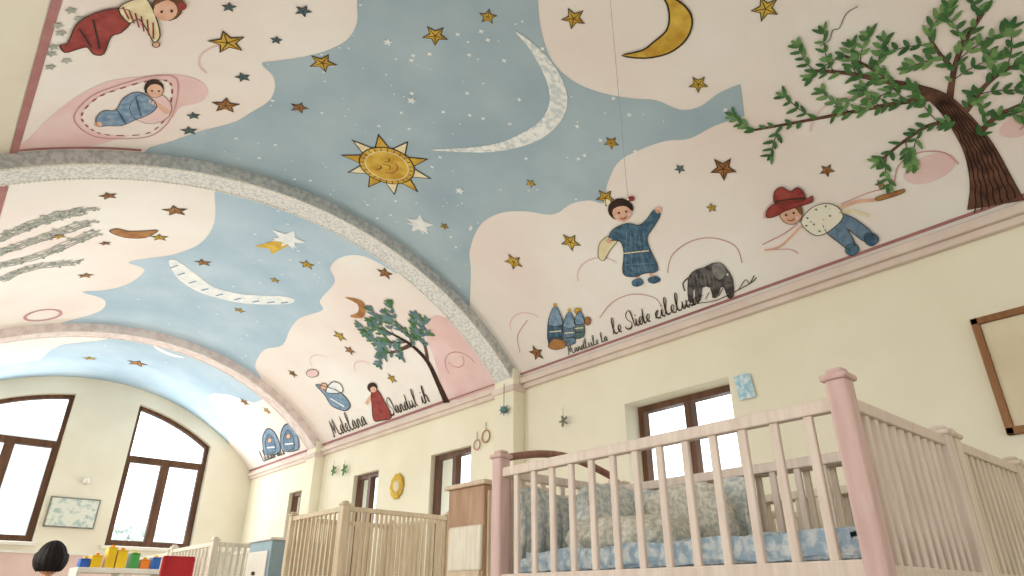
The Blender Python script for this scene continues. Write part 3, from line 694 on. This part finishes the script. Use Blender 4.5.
# ---------------- wall items
M_paper=mat('poster_paper',(224,226,214),(176,194,190),12,.7,6,lo=.38,hi=.52)
e=empty('framed_poster'); q=Mesh(); q.box(1.30,1.91,YF-.03,YF-.008,.90+H,1.30+H,M_greyline); q.box(1.32,1.89,YF-.034,YF-.03,.92+H,1.28+H,M_paper); q.done('poster_and_frame',e,.004)
e=empty('wall_light'); q=Mesh(); q.cyl((1.66,YF-.04,1.53+H),(1.66,YF,1.53+H),.03,.04,M_wframe); q.cyl((1.66,YF-.07,1.50+H),(1.66,YF-.07,1.58+H),.05,.03,M_wframe); q.done('shade_and_base',e)
e=empty('framed_board'); q=Mesh(); M_fr=mat('board_frame_oak',(156,112,74),(132,92,58),2,.5,kind='wood')
a,b,c,d=-.35,.845,.75+H,1.37+H; t=.036
q.box(3.965,4,a,b,d-t,d,M_fr); q.box(3.965,4,a,b,c,c+t,M_fr); q.box(3.965,4,a,a+t,c,d,M_fr); q.box(3.965,4,b-t,b,c,d,M_fr); q.box(3.98,3.998,a+t,b-t,c+t,d-t,mat('board_cream',(226,214,186),(216,202,172),3)); q.done('frame_and_panel',e,.004)
e=empty('blue_wall_notice'); q=Mesh(); M_no=mat('notice_blue',(150,196,214),(230,238,240),30,.7,2)
q.grid(lambda u,v:(3.985-.012*sin(pi*u), 2.14+.12*u+.02*v, 1.23+H+.17*v),8,4,M_no); q.done('sheet',e)
def deco(name,y,z,r,m1,m2,kind):
    e=empty(name); q=Mesh()
    if kind=='flower':
        for k in range(10):
            a=2*pi*k/10; q.ball((3.985,y+r*.62*cos(a),z+r*.62*sin(a)),(.012,r*.3,r*.3),m1,12)
        q.ball((3.98,y,z),(.018,r*.4,r*.4),m2,14)
    elif kind=='ring':
        P=[(3.985,y+r*cos(2*pi*k/24),z+r*sin(2*pi*k/24)) for k in range(25)]
        for a_,b_ in zip(P,P[1:]): q.cyl(a_,b_,.006,.006,m1,8)
        q.cyl((3.985,y,z+r),(3.985,y,z+r+.08),.003,.003,m2,6)
    else:
        for k in range(5):
            a=2*pi*k/5; q.ball((3.96,y+r*.5*cos(a),z+r*.5*sin(a)),(.012,r*.42,r*.16),m1,10,Matrix.Rotation(a,4,'X'))
        q.ball((3.95,y,z),(.012,r*.2,r*.2),m2,10); q.cyl((3.96,y,z),(3.96,y,z+.12),.002,.002,m2,6)
    q.done('shape',e)
deco('flower_wall_decoration',6.62,1.17+H,.16,M_gold,M_cream,'flower')
deco('hanging_ring_decoration',5.02,1.46+H,.06,M_orange,M_dark,'ring')
deco('hanging_ring_decoration.001',5.16,1.40+H,.05,M_pinkline,M_dark,'ring')
deco('leaf_wall_decoration',3.92,1.40+H,.06,M_greyline,M_leaf2,'leaf')
deco('leaf_wall_decoration.001',7.9,1.52+H,.09,M_leaf2,M_teal,'leaf')
deco('leaf_wall_decoration.002',8.2,1.55+H,.08,M_leaf2,M_teal,'leaf')
e=empty('hanging_snowflake_ball'); q=Mesh(); q.ball((3.82,4.55,1.60+H),.035,M_teal,14)
for k in range(8):
    a=2*pi*k/8; q.cyl((3.82,4.55,1.60+H),(3.82-.055*cos(a)*.3,4.55+.055*cos(a),1.60+H+.055*sin(a)),.008,.003,M_teal,6)
q.cyl((3.82,4.55,1.63+H),(3.82,4.55,1.85+H),.003,.003,M_dark,6); q.done('ball_and_cord',e)
e=empty('hanging_string'); q=Mesh(); q.cyl((1.87,1.43,1.52+H),(1.87,1.43,vault(0,.3).z-.0),.0012,.0012,M_greypale,6); q.ball((1.87,1.43,1.52+H),.004,M_white,8); q.done('cord',e)

# ---------------- outside
M_bl=mat('facade_pale',(240,240,238),(232,232,230),1,.9); M_bw=mat('facade_window',(206,212,218),(192,200,208),1,.4); M_tree=mat('outside_foliage',(226,232,224),(206,216,204),4,.9)
e=empty('neighbour_building'); q=Mesh(); q.box(-4,3.2,24,30,-3,5.2,M_bl)
for i in range(7):
    for k in range(3): q.box(-3.6+i*.98,-3.1+i*.98,23.96,24.02,.6+k*1.5,1.5+k*1.5,M_bw)
q.box(-4.2,3.4,23.7,24.1,5.1,5.3,M_bl); q.done('facade',e)
e=empty('garden_tree'); q=Mesh(); q.cyl((5.6,26,-3),(5.7,26,2.0),.16,.06,M_greypale)
rr=random.Random(2)
for k in range(170):
    a=rr.uniform(0,6.28); r=rr.uniform(.2,1.5); q.ball((5.7+r*cos(a),26+r*.6*sin(a),2.0+rr.uniform(-1,1.2)*(1-r*.35)),rr.uniform(.08,.2),M_tree,8)
q.done('trunk_and_crown',e)
q=Mesh(); q.box(-30,40,-20,60,-3.2,-3.0,mat('ground_outside',(196,196,188),(176,178,168),.5)); q.done('ground_outside')

# ---------------- light
w=bpy.data.worlds.new('sky'); scn.world=w; w.use_nodes=True
bg=w.node_tree.nodes['Background']; bg.inputs[0].default_value=(.88,.94,1,1); bg.inputs[1].default_value=2.7
def area(name,loc,rot,sx,sy,e,col=(1,1,1)):
    l=bpy.data.lights.new(name,'AREA'); l.shape='RECTANGLE'; l.size=sx; l.size_y=sy; l.energy=e; l.color=col
    o=link(bpy.data.objects.new(name,l)); o.location=loc; o.rotation_euler=rot; return o
for i,(a,b) in enumerate(WR): area('window_daylight',(3.98,(a+b)/2,(ZB+ZT)/2),(0,radians(90),0),ZT-ZB,b-a,20 if i else 12,(.96,.98,1))
for i,(a,b) in enumerate(WL_ADDED): area('window_daylight',(XL+.02,(a+b)/2,1.65),(0,radians(-90),0),1.5,b-a,(7,10,24,48)[i],(1,.98,.95))  # fill lamps added at the unseen left-wall openings
for a,b,r,t in FW: area('window_daylight',((a+b)/2,YF-.03,2.3),(radians(-90),0,0),1.1,1.8,46,(.94,.97,1))
area('window_daylight',(1.6,YB+.05,1.7),(radians(90),0,0),3,1.6,16,(1,.97,.93))  # added fill lamp along the back wall, out of view

# ---------------- camera
f_,pt,ya,ro=652.3,.4478,.7105,-.0029
Fv=Vector((sin(ya)*cos(pt),cos(ya)*cos(pt),sin(pt))); Rt=Vector((cos(ya),-sin(ya),0)); Dv=-Rt.cross(Fv)
R2=cos(ro)*Rt+sin(ro)*Dv; D2=-sin(ro)*Rt+cos(ro)*Dv
cam=bpy.data.cameras.new('camera'); cam.sensor_width=36; cam.lens=f_/1024*36; cam.clip_start=.05
co=link(bpy.data.objects.new('camera',cam)); U=-D2; Z=-Fv
co.matrix_world=Matrix(((R2.x,U.x,Z.x,0),(R2.y,U.y,Z.y,0),(R2.z,U.z,Z.z,H),(0,0,0,1)))
scn.camera=co
